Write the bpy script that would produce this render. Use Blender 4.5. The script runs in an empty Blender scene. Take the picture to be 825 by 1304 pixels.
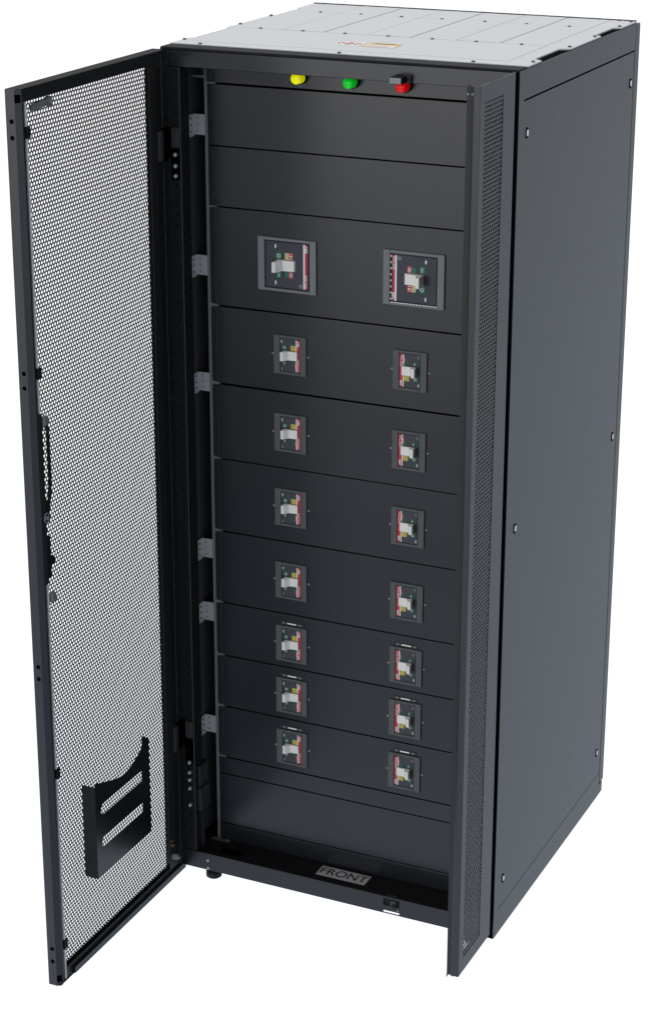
import bpy, math, random
import numpy as np
from mathutils import Matrix, Vector
random.seed(4)
SC = bpy.context.scene
COL = SC.collection
PI = math.pi

# ------------------------------------------------------------------ materials
def mat(name, col, rough=0.4, metal=0.0, spec=0.5, emis=0.0, grain=0.0, gscale=900, coat=0.0, rvar=0.0):
    m = bpy.data.materials.new(name); m.use_nodes = True
    nt = m.node_tree; b = nt.nodes['Principled BSDF']
    b.inputs['Base Color'].default_value = (*col, 1)
    b.inputs['Roughness'].default_value = rough
    b.inputs['Metallic'].default_value = metal
    b.inputs['Specular IOR Level'].default_value = spec
    b.inputs['Coat Weight'].default_value = coat
    if emis:
        b.inputs['Emission Color'].default_value = (*col, 1)
        b.inputs['Emission Strength'].default_value = emis
    tc = nt.nodes.new('ShaderNodeTexCoord')
    if grain:
        n = nt.nodes.new('ShaderNodeTexNoise'); n.inputs['Scale'].default_value = gscale
        n.inputs['Detail'].default_value = 2
        nt.links.new(tc.outputs['Object'], n.inputs['Vector'])
        bp = nt.nodes.new('ShaderNodeBump'); bp.inputs['Strength'].default_value = grain
        bp.inputs['Distance'].default_value = 0.0006
        nt.links.new(n.outputs['Fac'], bp.inputs['Height'])
        nt.links.new(bp.outputs['Normal'], b.inputs['Normal'])
    if rvar:
        n2 = nt.nodes.new('ShaderNodeTexNoise'); n2.inputs['Scale'].default_value = 5
        n2.inputs['Detail'].default_value = 5
        nt.links.new(tc.outputs['Object'], n2.inputs['Vector'])
        mr = nt.nodes.new('ShaderNodeMapRange')
        mr.inputs['To Min'].default_value = rough - rvar
        mr.inputs['To Max'].default_value = rough + rvar
        nt.links.new(n2.outputs['Fac'], mr.inputs['Value'])
        nt.links.new(mr.outputs['Result'], b.inputs['Roughness'])
    return m

M = {}
M['paint'] = mat('black_powder_coat', (.0085, .0105, .0135), .34, spec=.5, grain=.25, gscale=700, rvar=.03)
M['panel'] = mat('front_panel_coat', (.0085, .0105, .0145), .24, spec=.62, grain=.16, gscale=500, rvar=.04)
M['side'] = mat('side_panel_coat', (.0055, .0095, .0150), .27, spec=.45, grain=.12, gscale=700, rvar=.02)
M['edgecoat'] = mat('door_edge_coat', (.010, .0125, .0165), .33, spec=.62, grain=.15, gscale=700)
M['post'] = mat('post_black', (.006, .0065, .007), .5, spec=.25)
M['ledge'] = mat('ledge_black', (.012, .013, .014), .6, spec=.10)
M['liner'] = mat('inner_wall_lift_grey', (.055, .056, .058), .6, spec=.2)  # grey lightened in place of light that the cavity lacks
M['pocket'] = mat('pocket_coat', (.0065, .007, .008), .26, spec=.6)
M['dark'] = mat('matt_black', (.004, .004, .005), .6, spec=.2)
M['frame'] = mat('frame_black', (.0095, .0102, .0108), .45, spec=.35)
M['sheet'] = mat('perforated_sheet_black', (.006, .007, .008), .4, spec=.3)
M['edge'] = mat('pale_fold_edge', (.05, .052, .055), .5, spec=.3)  # paler grey for fold lines, groove lines and rail feet
M['hinge'] = mat('hinge_black', (.022, .023, .025), .45, spec=.4)
M['hole'] = mat('hole_and_gap_black', (.001, .001, .001), .9, spec=.02)  # near-black standing for shade in holes and gaps, also on the top frame
M['roof'] = mat('galvanised_roof', (.60, .61, .625), .5, spec=.4, grain=.12, gscale=300, rvar=.06)
M['galv'] = mat('galvanised_rail', (.15, .155, .16), .5, metal=.3, grain=.1)
M['bracket'] = mat('bracket_zinc', (.46, .47, .48), .5, metal=.2, grain=.1)
M['steel'] = mat('zinc_screw', (.36, .37, .38), .4, metal=.7)
M['roofscrew'] = mat('roof_screw', (.10, .10, .11), .4, metal=.6)
M['rod'] = mat('locking_rod_zinc', (.50, .51, .52), .4, metal=.2)
M['bezel'] = mat('grey_bezel_plastic', (.15, .163, .165), .5, spec=.35, grain=.1)
M['bezel2'] = mat('dark_grey_bezel_plastic', (.072, .079, .080), .5, spec=.35, grain=.1)
M['face'] = mat('breaker_face', (.045, .049, .060), .55, spec=.3)
M['white'] = mat('white_plastic', (.78, .77, .74), .45)
M['lever'] = mat('lever_ivory', (.70, .685, .65), .4)
M['red'] = mat('red_strip', (.42, .012, .03), .5)
M['pink'] = mat('red_print', (.55, .10, .12), .5)
M['green'] = mat('green_print', (.0, .14, .075), .5)
M['green2'] = mat('dark_green_print', (.0, .065, .042), .5)
M['yellow'] = mat('yellow_print', (.42, .36, .05), .5)
M['cream'] = mat('cream_print', (.48, .45, .22), .5)
M['label'] = mat('silver_label', (.36, .36, .37), .5, metal=.1)
M['ink'] = mat('black_ink', (.006, .006, .006), .6)
M['orange'] = mat('amber_print', (.75, .42, .02), .5)
M['brass'] = mat('brass', (.55, .36, .10), .35, metal=1)
M['rubber'] = mat('black_rubber', (.012, .012, .012), .7, spec=.3)
M['ly'] = mat('yellow_lens', (.85, .85, .0), .2, emis=.42)
M['lg'] = mat('green_lens', (.0, .62, .02), .2, emis=.32)
M['lr'] = mat('red_lens', (.70, .002, .002), .25, emis=.35)
M['grey'] = mat('mid_grey_plastic', (.20, .205, .21), .5)

# ------------------------------------------------------------------ mesh builder
class MB:
    def __init__(s): s.v = []; s.f = []; s.m = []; s.mats = []; s.sm = []
    def mi(s, m):
        if m not in s.mats: s.mats.append(m)
        return s.mats.index(m)
    def add(s, vs, fs, m, smooth=False):
        o = len(s.v); k = s.mi(m)
        s.v += [tuple(v) for v in vs]
        for f in fs:
            s.f.append(tuple(o + i for i in f)); s.m.append(k); s.sm.append(smooth)
    def box(s, x0, x1, y0, y1, z0, z1, m='paint'):
        if x0 > x1: x0, x1 = x1, x0
        if y0 > y1: y0, y1 = y1, y0
        if z0 > z1: z0, z1 = z1, z0
        v = [(x, y, z) for x in (x0, x1) for y in (y0, y1) for z in (z0, z1)]
        s.add(v, [(0, 1, 3, 2), (4, 6, 7, 5), (0, 4, 5, 1), (2, 3, 7, 6), (0, 2, 6, 4), (1, 5, 7, 3)], m)
        return s
    def bbox(s, x0, x1, y0, y1, z0, z1, m='paint', b=.0012):
        """box with chamfered edges"""
        if x0 > x1: x0, x1 = x1, x0
        if y0 > y1: y0, y1 = y1, y0
        if z0 > z1: z0, z1 = z1, z0
        b = min(b, (x1-x0)*.45, (y1-y0)*.45, (z1-z0)*.45)
        import bmesh
        bm = bmesh.new()
        vs = [bm.verts.new((x, y, z)) for x in (x0, x1) for y in (y0, y1) for z in (z0, z1)]
        for f in [(0, 1, 3, 2), (4, 6, 7, 5), (0, 4, 5, 1), (2, 3, 7, 6), (0, 2, 6, 4), (1, 5, 7, 3)]:
            bm.faces.new([vs[i] for i in f])
        bmesh.ops.bevel(bm, geom=bm.edges[:], offset=b, segments=1, affect='EDGES')
        bm.verts.index_update()
        s.add([v.co[:] for v in bm.verts], [[v.index for v in f.verts] for f in bm.faces], m)
        bm.free(); return s
    def prism(s, pts, axis, a0, a1, m='paint'):
        """pts: 2D polygon; axis 'y': pts are (x,z); 'x': (y,z); 'z': (x,y)"""
        def P(p, a):
            return {'y': (p[0], a, p[1]), 'x': (a, p[0], p[1]), 'z': (p[0], p[1], a)}[axis]
        n = len(pts)
        v = [P(p, a0) for p in pts] + [P(p, a1) for p in pts]
        f = [tuple(range(n)), tuple(range(2*n-1, n-1, -1))]
        f += [(i, i+n, (i+1) % n + n, (i+1) % n) for i in range(n)]
        s.add(v, f, m); return s
    def cyl(s, c, r, a0, a1, axis='y', m='paint', n=20, r1=None, smooth=True):
        r1 = r if r1 is None else r1
        def P(t, rr, a):
            p = (rr*math.cos(t), rr*math.sin(t))
            return {'y': (c[0]+p[0], a, c[1]+p[1]), 'x': (a, c[0]+p[0], c[1]+p[1]), 'z': (c[0]+p[0], c[1]+p[1], a)}[axis]
        v = [P(2*PI*i/n, r, a0) for i in range(n)] + [P(2*PI*i/n, r1, a1) for i in range(n)]
        s.add(v, [(i, (i+1) % n, (i+1) % n + n, i+n) for i in range(n)], m, smooth)
        s.add(v[:n], [tuple(range(n))], m); s.add(v[n:], [tuple(range(n-1, -1, -1))], m)
        return s
    def lathe(s, c, prof, axis='y', m='paint', n=28):
        """prof: [(r,a)...]"""
        def P(t, rr, a):
            p = (rr*math.cos(t), rr*math.sin(t))
            return {'y': (c[0]+p[0], a, c[1]+p[1]), 'x': (a, c[0]+p[0], c[1]+p[1]), 'z': (c[0]+p[0], c[1]+p[1], a)}[axis]
        v = []
        for r, a in prof: v += [P(2*PI*i/n, r, a) for i in range(n)]
        f = []
        for k in range(len(prof)-1):
            f += [(k*n+i, k*n+(i+1) % n, (k+1)*n+(i+1) % n, (k+1)*n+i) for i in range(n)]
        s.add(v, f, m, True); return s
    def tube(s, pts, r, m='paint', n=10):
        v = []; P = [Vector(p) for p in pts]
        for i, p in enumerate(P):
            t = (P[min(i+1, len(P)-1)] - P[max(i-1, 0)]).normalized()
            u = t.cross(Vector((0, 0, 1))) if abs(t.z) < .9 else t.cross(Vector((1, 0, 0)))
            u.normalize(); w = t.cross(u)
            v += [tuple(p + u*r*math.cos(2*PI*k/n) + w*r*math.sin(2*PI*k/n)) for k in range(n)]
        f = []
        for i in range(len(P)-1):
            f += [(i*n+k, i*n+(k+1) % n, (i+1)*n+(k+1) % n, (i+1)*n+k) for k in range(n)]
        f += [tuple(range(n)), tuple(range((len(P)-1)*n, len(P)*n))]
        s.add(v, f, m, True); return s
    def build(s, name, parent=None, loc=(0, 0, 0), label=None):
        me = bpy.data.meshes.new(name)
        me.from_pydata(s.v, [], s.f)
        for m in s.mats: me.materials.append(M[m])
        me.polygons.foreach_set('material_index', s.m)
        me.polygons.foreach_set('use_smooth', s.sm)
        import bmesh
        bm = bmesh.new(); bm.from_mesh(me)
        bmesh.ops.recalc_face_normals(bm, faces=bm.faces[:]); bm.to_mesh(me); bm.free()
        o = bpy.data.objects.new(name, me); COL.objects.link(o)
        o.location = loc
        if parent is not None: o.parent = parent
        if label: o['label'] = label
        return o

def copy_part(o, loc, parent, label=None, rot=None):
    c = o.copy(); COL.objects.link(c); c.parent = parent; c.location = loc
    if rot is not None: c.rotation_euler = rot
    if 'label' in c.keys(): del c['label']
    if label: c['label'] = label
    for ch in o.children:
        d = ch.copy(); COL.objects.link(d); d.parent = c
        d.matrix_parent_inverse = ch.matrix_parent_inverse.copy()
    return c

def text_mesh(name, s, size, mtx, m, parent, depth=.0002, sx=1.0):
    cu = bpy.data.curves.new('tmp_text', 'FONT'); cu.body = s; cu.size = size
    cu.align_x = 'CENTER'; cu.align_y = 'CENTER'; cu.extrude = depth; cu.offset = size*.008
    to = bpy.data.objects.new('tmp_text', cu); COL.objects.link(to)
    me = bpy.data.meshes.new_from_object(to)
    bpy.data.objects.remove(to); bpy.data.curves.remove(cu)
    me.name = name
    me.transform(mtx @ Matrix.Diagonal((sx, 1, 1, 1)))
    me.materials.clear(); me.materials.append(M[m])
    o = bpy.data.objects.new(name, me); COL.objects.link(o)
    if parent is not None: o.parent = parent
    return o

def perf_sheet(y0, y1, z0, z1, x, t, m, name, parent, pitch=.010, r=.0042):
    """steel sheet in the plane x, punched with staggered round holes"""
    rows = int((z1-z0)/(pitch*math.sqrt(3)/2)); cols = int((y1-y0)/pitch)
    R = pitch/math.sqrt(3)
    ang = np.arange(12)*PI/6 + PI/6*0 + PI/2
    outer = []
    for i, a in enumerate(ang):
        rr = R if i % 2 == 0 else R*math.cos(PI/6)
        outer.append((rr*math.cos(a), rr*math.sin(a)))
    inner = [(r*math.cos(a), r*math.sin(a)) for a in ang]
    ring = np.array(outer + inner)
    cs = []
    for j in range(rows):
        for i in range(cols):
            cs.append((y0 + pitch*(i + .5 + (.5 if j % 2 else 0)), z0 + pitch*math.sqrt(3)/2*(j+.5)))
    cs = np.array(cs); n = len(cs)
    V = np.zeros((n, 48, 3))
    for k, xx in enumerate((x, x+t)):
        V[:, k*24:(k+1)*24, 0] = xx
        V[:, k*24:(k+1)*24, 1] = cs[:, None, 0] + ring[None, :, 0]
        V[:, k*24:(k+1)*24, 2] = cs[:, None, 1] + ring[None, :, 1]
    F = []
    for i in range(12):
        j = (i+1) % 12
        F.append((i, j, 12+j, 12+i)[::-1]); F.append((24+i, 24+j, 36+j, 36+i))
        F.append((12+i, 12+j, 36+j, 36+i)[::-1])
    F = np.array(F)
    faces = (F[None] + (np.arange(n)*48)[:, None, None]).reshape(-1, 4)
    me = bpy.data.meshes.new(name)
    me.vertices.add(n*48); me.vertices.foreach_set('co', V.reshape(-1))
    nf = len(faces)
    me.loops.add(nf*4); me.loops.foreach_set('vertex_index', faces.reshape(-1).astype(np.int32))
    me.polygons.add(nf); me.polygons.foreach_set('loop_start', np.arange(0, nf*4, 4, dtype=np.int32))
    me.polygons.foreach_set('loop_total', np.full(nf, 4, dtype=np.int32))
    me.update(calc_edges=True); me.validate()
    me.materials.append(M[m])
    o = bpy.data.objects.new(name, me); COL.objects.link(o); o.parent = parent
    return o

# ------------------------------------------------------------------ the cabinet
W, D, H = .8205, .781, 2.0
YP = .080                                     # plane of the front panels
root = bpy.data.objects.new('distribution_cabinet', None); COL.objects.link(root)
root['label'] = 'tall black steel power distribution cabinet with both front doors open and a pale grey roof'
root['category'] = 'electrical cabinet'

# base: front beam with a slot, floor, skirts
LX0, LX1 = .544, .585
b = MB()
for x0, x1 in ((.003, LX0), (LX1, .797)): b.box(x0, x1, 0, .0022, 0, .045, 'paint')
b.box(LX0, LX1, .0002, .0022, 0, .0022, 'paint'); b.box(LX0, LX1, .0002, .0022, .0078, .0215, 'paint')
b.box(LX0, LX1, .0002, .0022, .040, .045, 'paint')
b.build('base_beam', root)
b = MB()
b.box(.003, .797, .0024, D, .0405, .0446, 'dark')
b.box(.10, .155, .018, .045, .0448, .0452, 'hole')
b.build('floor_plate', root)
b = MB(); b.box(.0, .0025, 0, D, 0, .064, 'side'); b.box(W-.0025, W, 0, D-.0005, 0, .0645, 'side')
b.box(.003, W-.003, D-.004, D-.001, 0, .064, 'side')
b.build('base_skirt', root)
# corner piece behind the skirt at the back
b = MB(); b.box(W-.0030, W-.0004, D+.0014, D+.0275, 0, .0285, 'side'); b.box(.0004, .003, D+.0014, D+.0275, 0, .0285, 'side')
b.box(.0035, W-.0035, D+.024, D+.027, 0, .0285, 'side')
b.build('rear_base_corner', root)
# door catch in the base beam
b = MB()
b.bbox(.560, .580, -.004, .012, .0235, .0375, 'paint', .003)
b.box(.5442, .5848, .0026, .012, .0100, .0400, 'dark'); b.box(.530, .5848, .012, .0135, .0095, .0402, 'dark')
b.cyl((.574, .026), .0055, -.006, .004, 'y', 'dark')
b.bbox(.551, .578, .003, .018, .0445, .0490, 'dark', .001)
b.cyl((.5815, .0145), .0018, -.002, .002, 'y', 'steel')
b.build('door_catch', root)
# screws in the base beam
scr = MB().lathe((0, 0), [(.0001, -.0022), (.0026, -.002), (.0042, -.0008), (.0042, .0004)], 'y', 'steel', 16)
s0 = scr.build('screw', root, (.0765, 0, .0265)); copy_part(s0, (.0765, 0, .0055), root)
copy_part(s0, (.740, 0, .0265), root); copy_part(s0, (.740, 0, .0055), root)
# feet
f = MB(); f.cyl((0, 0), .0065, -.022, .02, 'z', 'steel', 16)
f.lathe((0, 0), [(.0001, -.012), (.009, -.012), (.0195, -.0165), (.0195, -.029), (.0170, -.031), (.0001, -.031)], 'z', 'rubber', 28)
ft = f.build('levelling_foot', root, (.077, .030, .0))
for x, y in ((.745, .030), (.077, .74), (.745, .74)): copy_part(ft, (x, y, 0), root)

# corner posts (front ones carry columns of flat black squares painted as the dark of punched holes)
def post(x0, x1, y0, y1, holes):
    b = MB(); b.bbox(x0, x1, y0, y1, .046, 1.956, 'post', .0015)
    if holes:
        z = .10
        while z < 1.92:
            xr = x0 + (x1-x0)*.70 if x0 < .4 else x0 + (x1-x0)*.30
            b.box(xr-.0018, xr+.0018, y0-.0003, y0+.001, z-.0018, z+.0018, 'hole')
            b.box(xr-.0225, xr-.0195, y0-.0004, y0+.001, z+.008, z+.011, 'hole')
            for yy in (.010, .024, .034):
                xs = x1 if x0 < .4 else x0
                b.box(xs-.0003, xs+.0003, yy-.0015, yy+.0015, z-.003+yy*.3, z+.0005+yy*.3, 'hole')
            z += .0222
        # thin bright folded edge beside the inner corner
        xe = x1 if x0 < .4 else x0
        b.box(xe-.0010, xe+.0008, y0-.0014, y0+.0004, .050, 1.955, 'edge')
    return b.build('corner_post', root)
post(.004, .0455, 0, .042, True); post(.7745, .8020, .0, .042, True)
post(.004, .0455, D-.045, D-.004, False); post(.7745, W-.004, D-.045, D-.004, False)

# top beam and top frame
b = MB(); b.bbox(.002, .8020, 0, .030, 1.957, 1.9930, 'panel', .0010)
b.bbox(.001, .8190, -.0012, .046, 1.9934, 1.9985, 'ledge', .0008)
b.build('top_beam', root)
b = MB()
b.box(.0004, .0160, .047, D-.001, 1.90, 1.9966, 'hole'); b.box(W-.024, W-.0032, .047, D-.001, 1.936, 1.9966, 'hole')
b.box(.0165, W-.0245, D-.012, D-.002, 1.93, 1.9965, 'frame')
b.box(.0, W-.0006, D+.0002, D+.0026, 1.9967, 2.0022, 'ledge')
b.build('top_frame', root)
# strike of the door lock on the top beam
b = MB(); b.bbox(.551, .578, -.034, -.0006, 1.9585, 1.9725, 'dark', .0008)
b.box(.552, .577, -.0346, -.0338, 1.9595, 1.9712, 'grey')
b.bbox(.572, .588, -.008, -.0003, 1.9575, 1.9735, 'frame', .001)
b.build('lock_strike', root)

# roof: one sheet with notched sides, raised cover plates and small screws
N = [(.0, .046), (W-.0005, .046), (W-.0005, .128), (.800, .142), (.800, .298), (W-.0005, .312), (W-.0005, .520), (.804, .528),
     (.804, .655), (W-.0005, .668), (W-.0005, D), (.0, D), (.0, .69), (.014, .68), (.014, .555), (.0, .545), (.0, .315), (.014, .305), (.014, .14), (.0, .13)]
b = MB(); b.prism(N, 'z', 1.9970, 2.0, 'roof'); roof = b.build('roof', root)
xs = [.030, .136, .240, .344, .449, .555, .658, .762]; ys = [.070, .322, .627, .772]
b = MB()
for j in range(3):
    for i in range(7):
        if j == 0:
            if i: continue
            b.bbox(xs[0], xs[-1], ys[0]+.020, ys[1]-.0018, 1.9998, 2.0008, 'roof', .0006)
        else:
            b.bbox(xs[i]+.0016, xs[i+1]-.0016, ys[j]+.0018, ys[j+1]-.0018, 1.9998, 2.0010+.0006*(i % 2), 'roof', .0007)
b.build('cover_plate', roof)
b = MB(); b.lathe((0, 0), [(.0001, .0022), (.0026, .0021), (.0040, .0012), (.0042, -.0010)], 'z', 'roofscrew', 12)
rs = None
spots = [(x, .318) for x in (.084, .190, .293, .397, .502, .604, .708)] + [(x, .628) for x in (.089, .194, .298, .400, .506, .608, .710)]
spots += [(x, D-.004) for x in (.03, .076, .146, .222, .292, .366, .440, .513, .585, .658, .730, .780)]
spots += [(.006, .10), (.006, .37), (.006, .53), (.812, .10), (.812, .33), (.812, .50), (.812, .68), (.812, .765), (.07, .052), (.40, .052), (.70, .052)]
for x, y in spots:
    if rs is None: rs = b.build('screw', roof, (x, y, 2.0012)); rs['kind'] = 'part'; del rs['kind']
    else: copy_part(rs, (x, y, 2.0012), roof)
# two small printed labels on the roof
b = MB(); b.box(.336, .396, .156, .206, 2.0010, 2.0014, 'white')
for cx, rr in ((.3465, .0070), (.3655, .0085), (.3850, .0070)):
    cy = .181; n = 20
    for q in range(n):
        if q % 7 == 3 and rr < .008: continue
        a, c = q*2*PI/n, (q+1)*2*PI/n
        b.prism([(cx+rr*math.cos(a), cy+1.9*rr*math.sin(a)), (cx+rr*math.cos(c), cy+1.9*rr*math.sin(c)), (cx+(rr-.0024)*math.cos(c), cy+1.9*(rr-.0030)*math.sin(c)), (cx+(rr-.0024)*math.cos(a), cy+1.9*(rr-.0030)*math.sin(a))], 'z', 2.0014, 2.0017, 'red')
b.prism([(.360, .170), (.3625, .170), (.3710, .192), (.3685, .192)], 'z', 2.0014, 2.0018, 'red')
b.build('symbol_label', roof, label='small label with red round symbols on the roof')
b = MB(); b.box(.404, .478, .154, .210, 2.0010, 2.0014, 'white'); b.box(.404, .478, .190, .210, 2.0014, 2.0017, 'orange')
b.box(.404, .4065, .154, .1898, 2.0014, 2.0017, 'orange'); b.box(.4755, .478, .154, .1898, 2.0014, 2.0017, 'orange'); b.box(.4067, .4753, .154, .1565, 2.0014, 2.0017, 'orange')
for k in range(4): b.box(.412, .468-.008*(k % 2), .1605+.0065*k, .1625+.0065*k, 2.0014, 2.0016, 'bracket')
for k in range(9): b.box(.418+.0055*k, .4215+.0055*k, .196, .204, 2.0018, 2.0020, 'ink')
b.build('warning_label', roof, label='small yellow and white warning label on the roof')

# right side panel with its rails
S = 'side'
def side(xo, sgn):
    xi = xo - sgn*.0022
    b = MB(); b.box(xi, xo, .0, .0286, .0650, 1.9955, S)
    b.box(xi, xo, .0286, D-.0005, 1.9352, 1.9955, S); b.box(xi, xo, .7785, D-.0005, .0650, 1.9350, S)
    b.box(xi-sgn*.004, xi-sgn*.002, .03, D-.004, .05, 1.97, 'hole')
    b.build('side_frame', root)
    b = MB(); b.box(xi, xo, .02865, .7770, .0664, 1.9312, S)
    p = b.build('side_panel', root)
    for y, z in ((.052, 1.864), (.757, 1.861), (.057, .998), (.749, 1.0), (.054, .133), (.746, .138)):
        k = MB()
        def oval(a, h, dy=0):
            r = []
            for i in range(16):
                t = 2*PI*i/16; r.append((y+dy+a*math.cos(t), z+(h-a)*(1 if math.sin(t) >= 0 else -1)*(abs(math.sin(t)) > .01) + a*math.sin(t)))
            return r
        k.prism(oval(.0068, .0118), 'x', xo+sgn*.0002, xo+sgn*.0009, 'hole')
        k.prism(oval(.0040, .0068, .0005), 'x', xo+sgn*.0010, xo+sgn*.0020, 'latch')
        k.build('panel_latch', p)
M['latch'] = mat('latch_white', (.95, .95, .96), .5, spec=.5)
side(W, 1); side(0.0, -1)
# rear door
b = MB(); b.bbox(.0005, W-.0004, D+.0030, D+.0365, .0300, 1.9930, S, .002)
b.build('rear_door', root)
b = MB(); b.box(.0, W-.0002, D+.0002, D+.0020, .064, 1.9965, 'frame'); b.build('rear_frame', root)
b = MB(); b.box(.002, W-.004, D-.0035, D-.0022, .05, 1.96, 'dark'); b.build('rear_liner', root)

# ------------------------------------------------------------------ inside: rails, brackets, panels
for x0, x1 in ((.0625, .0900), (.732, .7595)):
    b = MB(); b.box(x0, x1, YP+.0012, YP+.0032, .0448, 1.958, 'galv')
    xe = x0 if x0 < .4 else x1-.0018
    b.box(xe, xe+.0018, YP+.0034, YP+.035, .0448, 1.958, 'galv')
    b.build('mounting_rail', root)
for xa, xb in ((.048, .100), (.720, .774)):
    b = MB(); b.box(xa, xb, YP-.010, YP+.001, .0450, .0470, 'edge'); b.cyl((xb-.008, YP-.006), .003, .0475, .0505, 'z', 'steel', 12)
    b.build('rail_foot', root)
BR = [(1.8386, 1.7930), (1.5196, 1.4738), (1.2427, 1.1986), (.8310, .7840), (.6683, .6215), (.3687, .3235)]
for zt, zb in BR:
    b = MB()
    b.box(.0250, .0620, .1000, .1020, zb, zt, 'bracket'); b.box(.0230, .0250, .0640, .1020, zb-.004, zt, 'bracket')
    for q in range(3):
        for yy in (.071, .087):
            b.cyl((yy, zb+.008+q*.0145), .0036 if yy < .08 else .0026, .0248, .0256, 'x', 'hole', 10)
    for q in range(3): b.cyl((.0345, zb+.0085+q*.0145), .0018, .0994, .1002, 'y', 'galv', 10)
    b.box(.0262, .0618, .1022, .150, zt-.002, zt, 'frame')
    b.build('rail_bracket', root)
    m = MB(); m.box(.758, .795, .1000, .1020, zb, zt, 'bracket'); m.box(.795, .797, .0640, .1020, zb, zt, 'bracket')
    m.build('rail_bracket', root)
b = MB(); b.box(.0465, .774, YP+.012, YP+.030, 1.925, 1.9565, 'frame'); b.box(.026, .0612, .090, .105, 1.921, 1.926, 'galv'); b.build('cross_rail', root)
b = MB(); b.box(.078, .742, YP+.004, YP+.0055, .046, 1.920, 'hole'); b.build('panel_backing', root)

SE = [1.9565, 1.913, 1.776, 1.640, 1.4125, 1.2285, 1.0465, .8665, .685, .5475, .4125, .2755, .2295, .0935, .0452]
GAP = [.001, .0042, .0026, .0026, .0036, .0044, .0024, .0030, .0030, .0032, .0032, .0036, .0030, .0026, .001]
XL, XR = .0705, .7515
pscrew = MB().lathe((0, 0), [(.0001, -.0010), (.0018, -.0010), (.0034, -.0018), (.0040, .0003)], 'y', 'frame', 14)
ps = None
for i in range(14):
    zt = SE[i]-GAP[i]/2; zb = SE[i+1]+GAP[i+1]/2
    breaker = 3 <= i <= 10
    b = MB()
    yb = YP if i not in (12, 13) else YP+.0002
    if breaker:
        c = .006
        b.prism([(XL, zb+c), (XL+c*.4, zb+c*.3), (XL+.0150, zb+.0005), (XL+.0150, zt-.0005), (XL+c*.4, zt-c*.3), (XL, zt-c)], 'y', YP+.0002, YP+.0018, 'paint')
        b.prism([(XR, zb+c), (XR-c*.4, zb+c*.3), (XR-.0150, zb+.0005), (XR-.0150, zt-.0005), (XR-c*.4, zt-c*.3), (XR, zt-c)], 'y', YP+.0002, YP+.0018, 'paint')
        b.bbox(XL+.0156, XR-.0156, YP-.0010, YP+.0018, zb, zt, 'panel', .0006)
    else:
        b.bbox(XL, XR, yb-.0006, YP+.0018, zb, zt, 'panel', .0006)
    if breaker:
        b.box(XL+.0146, XL+.0154, YP-.0011, YP+.0004, zb+.001, zt-.001, 'edge')
    nm = 'breaker_panel' if breaker else 'blank_panel'
    p = b.build(nm, root)
    if breaker or i in (2,):
        dx = .0095 if breaker else .008
        for (x, z) in ((XL+.008, zt-.022), (XL+.008, zb+.022), (XL+.0215, zt-.008), (XL+.0215, zb+.008), (XR-.008, zt-.022), (XR-.008, zb+.022)):
            if ps is None: ps = pscrew.build('screw', p, (x, YP-.0008, z))
            else: copy_part(ps, (x, YP-.0008, z), p)
b = MB()
for k in (2, 12, 13): b.box(.0707, .0905, YP+.0019, YP+.0010+.0001*0+.0001, SE[k]-.003, SE[k]+.003, 'hole')
b.build('seam_strip', root)
b = MB(); b.box(.0180, .0200, .0460, .420, .05, 1.95, 'liner'); b.box(.0205, .0900, .300, .302, .05, 1.95, 'liner'); b.build('added_inner_wall', root)  # wall added in lightened grey to lift the black cavity
# small locking tab and black block at the top left of the panels
b = MB(); b.box(.0712, .0860, YP-.004, YP-.0008, 1.9165, 1.956, 'paint'); b.cyl((.100, 1.949), .006, YP-.010, YP-.0008, 'y', 'dark', 14); b.build('corner_tab', root)

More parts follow.
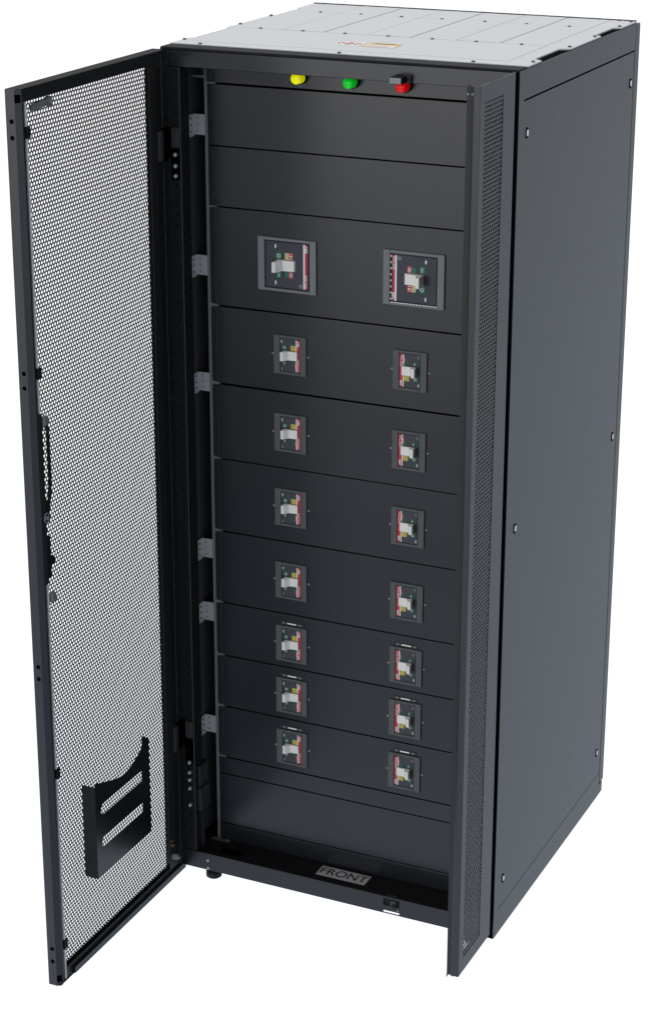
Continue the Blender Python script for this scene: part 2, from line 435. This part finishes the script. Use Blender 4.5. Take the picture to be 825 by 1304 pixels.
# ------------------------------------------------------------------ circuit breakers
def patch(b, x0, x1, z0, z1, m, y=-.0044): b.box(x0, x1, y, y+.0004, z0, z1, m)
RX = Matrix.Rotation(PI/2, 4, 'X')
def xzt(x, y, z, rot): return Matrix.Translation((x, y, z)) @ Matrix.Rotation(rot, 4, 'Y') @ RX
def big_breaker(loc, flip, label, dashes=False):
    b = MB(); b.bbox(-.0525, .0535, -.0040, -.0012, -.0515, .0520, 'face', .0008)
    for z0 in (.028, ): pass
    o = b.build('circuit_breaker', root, loc, label)
    b = MB()
    for (x0, x1, z0, z1) in ((-.071, -.055, -.0605, .0605), (.0555, .071, -.0605, .0605), (-.0549, .0554, .0545, .0603), (-.0549, .0554, -.0603, -.0545)):
        b.bbox(x0, x1, -.0062, -.0011, z0, z1, 'bezel', .0006)
    b.build('bezel', o)
    b = MB(); patch(b, .0400, .0436, -.050, .051, 'white'); patch(b, .0438, .0500, -.050, .051, 'red'); patch(b, .0502, .0530, -.050, .051, 'ink')
    st = b.build('brand_stripe', o)
    b = MB()
    patch(b, -.026, -.0135, .0105, .0290, 'green'); patch(b, -.026, -.0135, -.0300, -.0150, 'green')
    patch(b, -.005, .0048, .0100, .0280, 'cream'); patch(b, -.005, .0048, -.0260, -.0125, 'green')
    patch(b, .0055, .0145, .0100, .0190, 'red'); patch(b, .0055, .0145, .0192, .0285, 'pink'); patch(b, .0055, .0145, -.0280, -.0125, 'pink')
    patch(b, .0070, .0130, .0205, .0225, 'white', -.0049); patch(b, .0065, .0135, .0150, .0165, 'white', -.0049)
    for zc in (.0415, -.0410): b.prism([(-.0278+.0018*math.cos(t*PI/5), zc+.0048*math.sin(t*PI/5)) for t in range(10)], 'y', -.0046, -.0040, 'white')
    b.prism([(.0335+.0045*math.cos(t*PI/6), -.0440+.0050*math.sin(t*PI/6)) for t in range(12)], 'y', -.0044, -.0040, 'bezel')
    b.build('marking', o)
    # lettering of the stripe, turned with the breaker
    for tx, sz, z in (('ABB', .0092, .0405), ('SACE Tmax', .0066, -.0325)):
        t = text_mesh('lettering', tx, sz, xzt(.0469, -.0050, z, PI/2), 'white', o, sx=1.0 if tx == 'ABB' else .92)
    text_mesh('lettering', 'O', .0115, xzt(-.0197, -.0050, .0200, 0), 'white', o)
    text_mesh('lettering', 'ON', .0062, xzt(-.0197, -.0050, -.0225, PI/2), 'white', o)
    text_mesh('lettering', 'O', .0090, xzt(.0100, -.0050, -.0205, PI/2), 'white', o)
    b = MB(); b.prism([(.0190, -.0040), (.0190, -.0085), (-.0075, -.0110), (-.0155, -.0330), (-.0235, -.0330), (-.0205, -.0040)], 'z', -.0115, .0115, 'lever')
    b.build('toggle', o)
    b = MB(); b.box(-.0225, .0215, -.0048, -.0041, -.0130, .0130, 'grey'); b.box(-.036, -.0226, -.0048, -.0041, -.0100, .0100, 'ink'); b.build('toggle_slot', o)
    if flip: o.rotation_euler = (0, PI, 0)
    if dashes:
        b = MB(); zz = .0534
        n = 15
        for k in range(n):
            x = -.0540 + k*.1085/n
            b.box(x, x+.0042, -.0070, -.0064, zz, zz+.0022, 'white')
        for k in range(8): 
            z = -.050 + k*.0135
            b.box(.0512, .0532, -.0070, -.0064, z, z+.0045, 'white')
        b.build('edge_dash', o)
    return o
def small_breaker(loc, label=None):
    b = MB(); b.bbox(-.0232, .0246, -.0036, -.0012, -.0385, .0385, 'face', .0006)
    o = b.build('circuit_breaker', root, loc, label)
    b = MB()
    for (x0, x1, z0, z1) in ((-.040, -.0245, -.0450, .0450), (.0257, .040, -.0450, .0450), (-.0244, .0256, .0395, .0449), (-.0244, .0256, -.0449, -.0395)):
        b.bbox(x0, x1, -.0052, -.0011, z0, z1, 'bezel2', .0005)
    b.build('bezel', o)
    b = MB(); Y = -.0040
    patch(b, .0146, .0166, -.0370, .0370, 'white', Y); patch(b, .0168, .0243, -.0370, .0370, 'red', Y)
    b.build('brand_stripe', o)
    b = MB()
    patch(b, -.0190, -.0070, .0095, .0250, 'green2', Y); patch(b, -.0205, -.0110, -.0230, -.0115, 'green2', Y)
    patch(b, .0015, .0143, .0098, .0235, 'yellow', Y); patch(b, .0030, .0115, -.0245, -.0110, 'green2', Y)
    patch(b, .0118, .0144, -.0290, -.0180, 'pink', Y)
    patch(b, .0095, .0130, .0150, .0165, 'cream', Y-.0005)
    b.prism([(-.0205+.0016*math.cos(t*PI/5), .0310+.0042*math.sin(t*PI/5)) for t in range(10)], 'y', Y-.0002, -.0036, 'bracket')
    b.prism([(-.0200+.0022*math.cos(t*PI/5), -.0330+.0042*math.sin(t*PI/5)) for t in range(10)], 'y', Y-.0002, -.0036, 'galv')
    b.box(-.0135, -.0110, Y-.0035, Y, -.0205, -.0150, 'bracket')
    b.build('marking', o)
    for tx, sz, z in (('ABB', .0070, .0285), ('SACE Tmax', .0052, -.0215)):
        text_mesh('lettering', tx, sz, xzt(.0204, -.0046, z, PI/2), 'white', o)
    text_mesh('lettering', 'O', .0080, xzt(-.0130, -.0046, .0175, 0), 'white', o)
    b = MB(); b.prism([(.0184, -.0036), (.0184, -.0070), (-.0022, -.0086), (-.0098, -.0205), (-.0168, -.0205), (-.0150, -.0036)], 'z', -.0100, .0100, 'lever')
    b.build('toggle', o)
    b = MB(); b.box(-.0225, .0202, -.0042, -.0037, -.0112, .0112, 'ink'); b.build('toggle_slot', o)
    b = MB()
    for x in (-.0440, .0440): b.lathe((x, 0), [(.0001, -.0024), (.0018, -.0022), (.0025, -.0010), (.0025, -.0009)], 'y', 'steel', 10)
    b.build('side_screw', o)
    return o
zb_ = (1.584+1.4635)/2
big_breaker((.264, YP, zb_), False, 'large circuit breaker at the left with its red stripe on the right')
big_breaker((.5665, YP, zb_), True, 'large circuit breaker at the right with its red stripe on the left', True)
ZC = [1.3175, 1.133, .952, .770, .610, .475, .339]
first = small_breaker((.270, YP, ZC[0]))
strip = None
for k, z in enumerate(ZC):
    if k: copy_part(first, (.270, YP, z), root)
    copy_part(first, (.5605, YP, z), root, rot=(0, PI, 0))
    if k >= 4:
        for x in (.270, .5605):
            if strip is None:
                b = MB(); b.box(-.030, .031, -.0018, -.0012, -.0042, .0042, 'ink'); b.bbox(-.0115, .0125, -.0034, -.0019, -.0016, .0014, 'white', .0005)
                for xc in (-.0205, .0215): b.prism([(xc+.0045*math.cos(t*PI/6), .0023*math.sin(t*PI/6)) for t in range(12)], 'y', -.0030, -.0018, 'galv')
                strip = b.build('indicator_strip', root, (x, YP, z+.0520))
            else: copy_part(strip, (x, YP, z+.0520), root)

# ------------------------------------------------------------------ indicator lamps
for x, z, m, nm, tx in ((.2990, 1.9400, 'ly', 'yellow', 'H1'), (.4205, 1.9385, 'lg', 'green', 'H2'), (.5405, 1.9380, 'lr', 'red', 'H3')):
    b = MB(); b.lathe((x, z), [(.0001, YP-.0015), (.0150, YP-.0015), (.0150, YP-.0060), (.0135, YP-.0085), (.0120, YP-.0085)], 'y', 'dark')
    o = b.build('indicator_lamp', root, label=nm+' indicator lamp under the top edge')
    b = MB(); b.lathe((x, z), [(.0125, YP-.0080), (.0125, YP-.0135), (.0118, YP-.0140)], 'y', m)
    b.lathe((x, z), [(.0112, YP-.0142), (.0112, YP-.0165), (.0121, YP-.0170), (.0121, YP-.0290), (.0095, YP-.0325), (.0001, YP-.0335)], 'y', m)
    b.build('lens', o)
    text_mesh('lettering', tx, .0085, xzt(x, YP-.0012, z-.0205, 0), 'bezel', o)

# ------------------------------------------------------------------ FRONT label on the floor plate
b = MB(); b.prism([(.3560, .0250), (.4835, .0250), (.4835, .0680), (.3560, .0680)], 'z', .0448, .0453, 'label')
lab = b.build('floor_label', root, label='silver label reading FRONT on the cabinet floor')
text_mesh('lettering', 'FRONT', .0400, Matrix.Translation((.4198, .0462, .0456)), 'ink', lab, depth=.0001, sx=.94)

# ------------------------------------------------------------------ switch boxes at the lower left
b = MB(); b.bbox(.030, .0500, .018, .062, .2140, .2680, 'hinge', .001); b.box(.033, .047, .022, .058, .2681, .2685, 'hole'); b.build('switch_box', root)
b = MB(); b.bbox(.026, .0545, .014, .060, .1500, .2090, 'hinge', .001)
b.cyl((.034, .197), .003, .0125, .0142, 'y', 'hole', 10); b.cyl((.034, .166), .003, .0125, .0142, 'y', 'hole', 10)
b.build('switch_box', root)
b = MB(); b.box(.0395, .0555, .024, .028, .0465, .1498, 'paint'); b.build('support_strip', root)
bolt = MB().lathe((0, 0), [(.0001, -.0070), (.0028, -.0066), (.0046, -.0040), (.0052, -.0005), (.0052, .001)], 'y', 'steel', 16)
b0 = None
for z in (1.766, 1.741, 1.719, .287, .260, .240, .217, .172):
    if b0 is None: b0 = bolt.build('bolt', root, (.0335, -.003, z))
    else: copy_part(b0, (.0335, -.003, z), root)

# ------------------------------------------------------------------ hinges
for zt in (1.822, .395):
    b = MB()
    b.bbox(.0128, .0205, -.047, -.030, zt-.066, zt, 'hinge', .0012)
    b.box(.0128, .0142, -.0296, -.0024, zt-.070, zt+.004, 'hole')  # black boxes stand for the shaded recess between the hinge blocks
    b.box(.0144, .0262, -.0060, -.0006, zt-.064, zt+.003, 'hole')
    b.bbox(.0265, .0445, -.0095, -.0003, zt-.040, zt+.003, 'hinge', .0012)
    b.bbox(.0225, .0430, -.0030, -.0001, zt-.112, zt-.042, 'hole', .001)
    b.build('hinge', root)
for zt in (1.80, .40):
    b = MB(); b.bbox(.778, .790, -.020, -.001, zt-.066, zt, 'paint', .001); b.build('hinge', root)

# ------------------------------------------------------------------ wide mesh door, opened to the left
ZB, ZT = -.0085, 1.9925
XS = -.018                                     # outer skin of the wide door
FE = -.585                                     # its free edge
b = MB()
t = .0015; LIP = .0125
# top and bottom channels, skin margins, inner lips
b.box(XS, LIP, FE+.0035, -.001, ZT-t, ZT, 'ledge'); b.box(XS, LIP-.002, FE+.0035, -.001, ZB, ZB+t, 'paint')
b.box(XS, XS+t, FE, -.001, ZT-.030, ZT-t-.0002, 'sheet'); b.box(XS, XS+t, FE, -.001, ZB+t+.0002, ZB+.016, 'sheet')
b.box(XS, XS+t, FE, FE+.030, ZB+.0162, ZT-.0302, 'sheet'); b.box(XS, XS+t, -.040, -.001, ZB+.0162, ZT-.0302, 'sheet')
b.box(LIP-t, LIP, FE+.012, -.001, 1.9660, ZT-t-.0002, 'sheet')
b.box(LIP-t-.004, LIP-.004, FE+.012, -.001, ZB+t+.0002, .0215, 'frame')
b.box(LIP-.0038, LIP+.0035, FE+.058, -.001, ZB+.0035, ZB+.0185, 'side')      # lower stiffening rail
b.box(LIP-t, LIP, -.074, -.002, .0217, 1.9658, 'frame')
b.box(LIP-t, LIP, FE+.0115, FE+.0165, .0217, 1.9658, 'frame')
b.box(LIP+.0002, LIP+.0008, -.0206, -.0184, .012, 1.985, 'edge')
z = .02
while z < 1.97:
    b.box(LIP+.0002, LIP+.0009, -.0182, -.0148, z, z+.036, 'hole'); z += .046
b.box(LIP+.0002, LIP+.0014, -.046, -.030, .03, 1.96, 'sheet')
# free edge: end face and chamfer, as one folded strip
e0, e1 = FE, FE+.0112
fold = [(XS, FE+.0001), (.0030, FE), (LIP, e1), (LIP-.0012, e1+.0009), (.0022, FE+t), (XS, FE+t+.0001)]
b.prism(fold, 'z', ZB, ZT, 'edgecoat')
for z in (1.930, 1.898, 1.421, 1.390, .773, .745, .085, .053): b.cyl((-.0055, z), .0048, FE-.0004, FE+.0004, 'y', 'hole', 16)
for z0, z1 in ((1.966, 1.982), (.0010, .0170)):
    for q in range(2): b.prism([(.0040, FE-.0001), (.0110, FE+.0083), (.0115, FE+.0093), (.0045, FE+.001)], 'z', z0, z1, 'hole')
for z in (1.18, 1.145, .93, .88, .44): b.cyl((-.0, z), .001, FE, FE, 'y', 'hole', 6) if False else None
dl = b.build('front_door', root, label='wide mesh front door, open to the left')
perf_sheet(FE+.024, -.034, ZB+.011, ZT-.024, XS+.0002, .0011, 'sheet', 'perforated_sheet', dl, r=.0038)

# locking rods, guides
XI = LIP
yr = -.5490
yq = -.5560
b = MB(); b.cyl((.0080, yq), .0030, 1.33, 1.968, 'z', 'rod', 12); b.build('locking_rod', dl)
b = MB(); b.cyl((.0080, yq), .0030, -.002, .955, 'z', 'rod', 12); b.build('locking_rod', dl)
for z in (1.905, 1.415, .510, .085):
    b = MB(); b.bbox(.001, .0135, yr-.012, yr+.003, z-.012, z+.012, 'dark', .002); b.cyl((yr-.005, z), .003, .0130, .0155, 'x', 'frame', 10); b.build('rod_guide', dl)
b = MB(); b.bbox(-.012, .0125, FE+.016, yr-.003, .955, 1.330, 'frame', .002); b.build('lock_plate', dl)
for z in (1.311, .921):
    b = MB(); b.bbox(.004, .0175, yr-.004, yr+.016, z-.010, z+.010, 'galv', .003); b.build('rod_clamp', dl)
b = MB()
b.prism([(yr+.004, 1.312), (yr+.014, 1.308), (yr+.0185, 1.290), (yr+.0195, 1.180), (yr+.0165, 1.145), (yr+.007, 1.120), (yr+.002, 1.124), (yr+.0105, 1.150), (yr+.0135, 1.180), (yr+.0130, 1.285), (yr+.006, 1.298)], 'x', .0085, .0140, 'frame')
b.build('door_handle', dl)
b = MB(); b.bbox(.0, .014, yr-.012, yr+.010, 1.090, 1.138, 'dark', .003)
ring = [(.0165, yr-.010+.0085*math.cos(a*PI/8), 1.105+.0105*math.sin(a*PI/8)) for a in range(17)]
b.tube(ring, .0016, 'galv', 6); b.cyl((yr-.010, 1.105), .004, .0145, .0190, 'x', 'grey', 12)
b.build('lock_cylinder', dl)
b = MB(); b.bbox(.0, .0130, yr-.012, yr+.0085, .965, 1.060, 'dark', .003); b.cyl((yr+.008, 1.005), .0100, .006, .0150, 'x', 'dark', 18); b.build('gear_box', dl)
# door stay at the top
b = MB(); b.prism([(yr+.014, 1.945), (yr+.018, 1.941), (yr+.072, 1.946), (yr+.080, 1.950), (yr+.080, 1.960), (yr+.072, 1.960), (yr+.016, 1.955)], 'x', .0040, .0090, 'galv')
b.cyl((yr+.080, 1.953), .0105, .0035, .0105, 'x', 'galv', 20); b.cyl((yr+.080, 1.953), .004, .0106, .0135, 'x', 'grey', 12)
b.build('door_stay', dl)
# knob and earth stud near the lower hinge
b = MB(); b.cyl((-.058, .052), .0075, .0125, .024, 'x', 'grey', 16); b.cyl((-.058, .052), .0040, .0240, .030, 'x', 'steel', 12); b.build('door_stud', dl)
b = MB(); b.cyl((-.063, .086), .0045, .0125, .018, 'x', 'brass', 12); b.cyl((-.063, .097), .0035, .0125, .016, 'x', 'brass', 12); b.build('earth_stud', dl)

# document pocket: traced front with two long slots, side flange, bottom
pf = .0190
def strip_poly(outer, holes, x0, x1, m, name, parent):
    import bmesh
    from mathutils.geometry import tessellate_polygon
    polys = [[Vector((p[0], p[1], 0)) for p in outer]] + [[Vector((p[0], p[1], 0)) for p in h] for h in holes]
    tris = tessellate_polygon(polys)
    flat = [p for poly in polys for p in poly]
    n = len(flat)
    v = [(x0, p.x, p.y) for p in flat] + [(x1, p.x, p.y) for p in flat]
    f = [tuple(t_) for t_ in tris] + [tuple(i+n for i in t_)[::-1] for t_ in tris]
    o = 0
    for poly in polys:
        k = len(poly)
        for i in range(k): f.append((o+i, o+(i+1) % k, o+(i+1) % k+n, o+i+n))
        o += k
    b = MB(); b.add(v, f, m); return b
outer = [(-.418, .180), (-.418, .421), (-.330, .392), (-.300, .3855), (-.285, .3850), (-.273, .387), (-.252, .391), (-.232, .400), (-.215, .408), (-.207, .413), (-.203, .420), (-.202, .438), (-.197, .441), (-.171, .424), (-.170, .186), (-.173, .180)]
def slot(z0, z1):
    y0, y1, r = -.396, -.207, (z1-z0)/2; c = (z0+z1)/2; pts = []
    for i in range(7): a = PI/2 + PI*i/6; pts.append((y0+r+r*math.cos(a), c+r*math.sin(a)))
    pts += [(y1-.003, z0), (y1, z0+.003), (y1, z1-.003), (y1-.003, z1)]
    return pts
b = strip_poly(outer, [slot(.330, .357), slot(.248, .275)], pf-.0012, pf, 'pocket', 'x', None)
b.box(-.0150, pf-.0013, -.4180, -.4168, .1800, .4120, 'paint')
b.box(-.0150, pf-.0013, -.4166, -.1714, .1800, .1812, 'paint')
b.build('document_pocket', dl)

# ------------------------------------------------------------------ narrow mesh door, opened to the right
X2 = .8205; F2 = -.2215; Z2B, Z2T = .0265, 1.9985; HB = -.0260
b = MB()
b.box(X2-t, X2, F2+.0002, HB, Z2T-.034, Z2T, 'side'); b.box(X2-t, X2, F2+.0002, HB, Z2B, Z2B+.034, 'side')
b.box(X2-t, X2, F2+.0002, -.1940, Z2B+.0342, Z2T-.0342, 'side'); b.box(X2-t, X2, -.0920, HB, Z2B+.0342, Z2T-.0342, 'side')
b.box(X2-.030, X2-t-.0002, F2+.012, HB, Z2B+.0002, Z2B+t, 'paint')
b.prism([(X2, F2), (X2-.0130, F2), (X2-.0130, F2+t), (X2, F2+t)], 'z', Z2B, Z2T, 'edgecoat')
b.prism([(X2-.0132, F2), (X2-.0200, F2+.0045), (X2-.0300, F2+.0065), (X2-.0300, F2+.0080), (X2-.0194, F2+.0059), (X2-.0132, F2+t)], 'z', Z2B-.0025, Z2T-.001, 'frame')
b.box(X2-.0300, X2-.0286, F2+.0082, F2+.022, Z2B+.004, Z2T-.001, 'frame')
for xx in (X2-.0165, X2-.0250): b.cyl((xx, Z2T-.016), .0022, F2-.0002, F2+.0070, 'y', 'grey', 10)
b.box(X2-.028, X2-.0265, -.100, HB, Z2B+.01, Z2T-.01, 'frame')
b.prism([(X2-.0305, Z2B-.0025), (X2-.0305, Z2B-.0130), (X2-.026, Z2B-.0025)], 'y', F2+.0060, F2+.0075, 'frame')
dr = b.build('front_door', root, label='narrow mesh front door, open at the right')
perf_sheet(-.1965, -.0880, Z2B+.026, Z2T-.032, X2-.0014, .0012, 'side', 'perforated_sheet', dr, r=.0035)
b = MB(); b.box(X2-.0235, X2-.0222, -.205, -.070, .14, 1.95, 'sheet')
b.build('door_liner', dr)

# black strip standing for the shade between the narrow door and the side panel
b = MB(); b.box(.8030, W-.0028, .0005, .0025, .0, 1.9880, 'hole'); b.build('gap_shade_strip', root)

# ------------------------------------------------------------------ world gradient: white background below, unseen part above set for the roof tone
w = bpy.data.worlds.new('World'); SC.world = w; w.use_nodes = True
nt = w.node_tree; bg = nt.nodes['Background']
tc = nt.nodes.new('ShaderNodeTexCoord'); sep = nt.nodes.new('ShaderNodeSeparateXYZ')
nt.links.new(tc.outputs['Generated'], sep.inputs[0])
mr = nt.nodes.new('ShaderNodeMapRange'); mr.inputs['From Min'].default_value = -1; mr.inputs['From Max'].default_value = 1
nt.links.new(sep.outputs['Z'], mr.inputs['Value'])
def ramp(stops):
    cr = nt.nodes.new('ShaderNodeValToRGB'); nt.links.new(mr.outputs['Result'], cr.inputs['Fac'])
    e = cr.color_ramp.elements
    e[0].position = (stops[0][0]+1)/2; e[0].color = (*stops[0][1], 1)
    e[1].position = (stops[-1][0]+1)/2; e[1].color = (*stops[-1][1], 1)
    for z, c in stops[1:-1]:
        q = e.new((z+1)/2); q.color = (*c, 1)
    return cr.outputs['Color']
# the background seen behind the cabinet, slightly over white to tint reflections ...
back = ramp([(-1, (1.10, 1.15, 1.22)), (-.48, (1.08, 1.12, 1.18)), (-.26, (1.10, 1.13, 1.16)), (-.10, (1.01, 1.02, 1.05)), (.05, (.70, .70, .72)), (1, (1.48, 1.47, 1.47))])
# ... and the unseen camera side, with an added bright band for the panels' sheen
front = ramp([(-1, (.80, .92, 1.10)), (-.55, (.94, 1.02, 1.18)), (-.42, (.34, .39, .50)), (-.30, (.26, .28, .32)), (-.20, (1.3, 1.3, 1.34)), (-.12, (2.4, 2.4, 2.4)), (.02, (2.0, 2.0, 2.0)), (.25, (.9, .9, .9)), (1, (1.48, 1.47, 1.47))])
fy = nt.nodes.new('ShaderNodeMapRange'); fy.interpolation_type = 'SMOOTHSTEP'
fy.inputs['From Min'].default_value = -.25; fy.inputs['From Max'].default_value = .15
nt.links.new(sep.outputs['Y'], fy.inputs['Value'])
mx_ = nt.nodes.new('ShaderNodeMix'); mx_.data_type = 'RGBA'
nt.links.new(fy.outputs['Result'], mx_.inputs['Factor']); 
nt.links.new(front, mx_.inputs[6]); nt.links.new(back, mx_.inputs[7])
# unseen right-hand directions dimmed and cooled to darken the side panel's reflection
fx = nt.nodes.new('ShaderNodeMapRange'); fx.interpolation_type = 'SMOOTHSTEP'
fx.inputs['From Min'].default_value = .02; fx.inputs['From Max'].default_value = .24
nt.links.new(sep.outputs['X'], fx.inputs['Value'])
mul = nt.nodes.new('ShaderNodeMix'); mul.data_type = 'RGBA'; mul.blend_type = 'MULTIPLY'
nt.links.new(fx.outputs['Result'], mul.inputs['Factor']); nt.links.new(mx_.outputs[2], mul.inputs[6]); mul.inputs[7].default_value = (.485, .525, .565, 1)
nt.links.new(mul.outputs[2], bg.inputs['Color'])
bg.inputs['Strength'].default_value = 1.0

# ------------------------------------------------------------------ camera
cam = bpy.data.cameras.new('camera'); co = bpy.data.objects.new('camera', cam); COL.objects.link(co)
rt = Vector((0.9017814270789468, 0.4321710446718448, -0.004294871674951198))
up = Vector((-0.1428115951742366, 0.30734485990290683, 0.940820910362356))
fw = Vector((-0.40791556241365434, 0.8478014656973111, -0.33887692264632474))
mx = Matrix((rt, up, -fw)).transposed().to_4x4(); mx.translation = Vector((2.2769742184315627, -4.078175487732516, 2.6655989387296475))
co.matrix_world = mx
cam.sensor_fit = 'VERTICAL'; cam.sensor_height = 36
fpx = 2725.43
cam.lens = fpx/1304*36
cam.shift_x = (412.5-374.14)/1304; cam.shift_y = -(652-620.53)/1304
cam.clip_start = .05; cam.clip_end = 200
SC.camera = co
SC.view_settings.view_transform = 'Standard'; SC.view_settings.look = 'None'
SC.view_settings.exposure = 0; SC.view_settings.gamma = 1
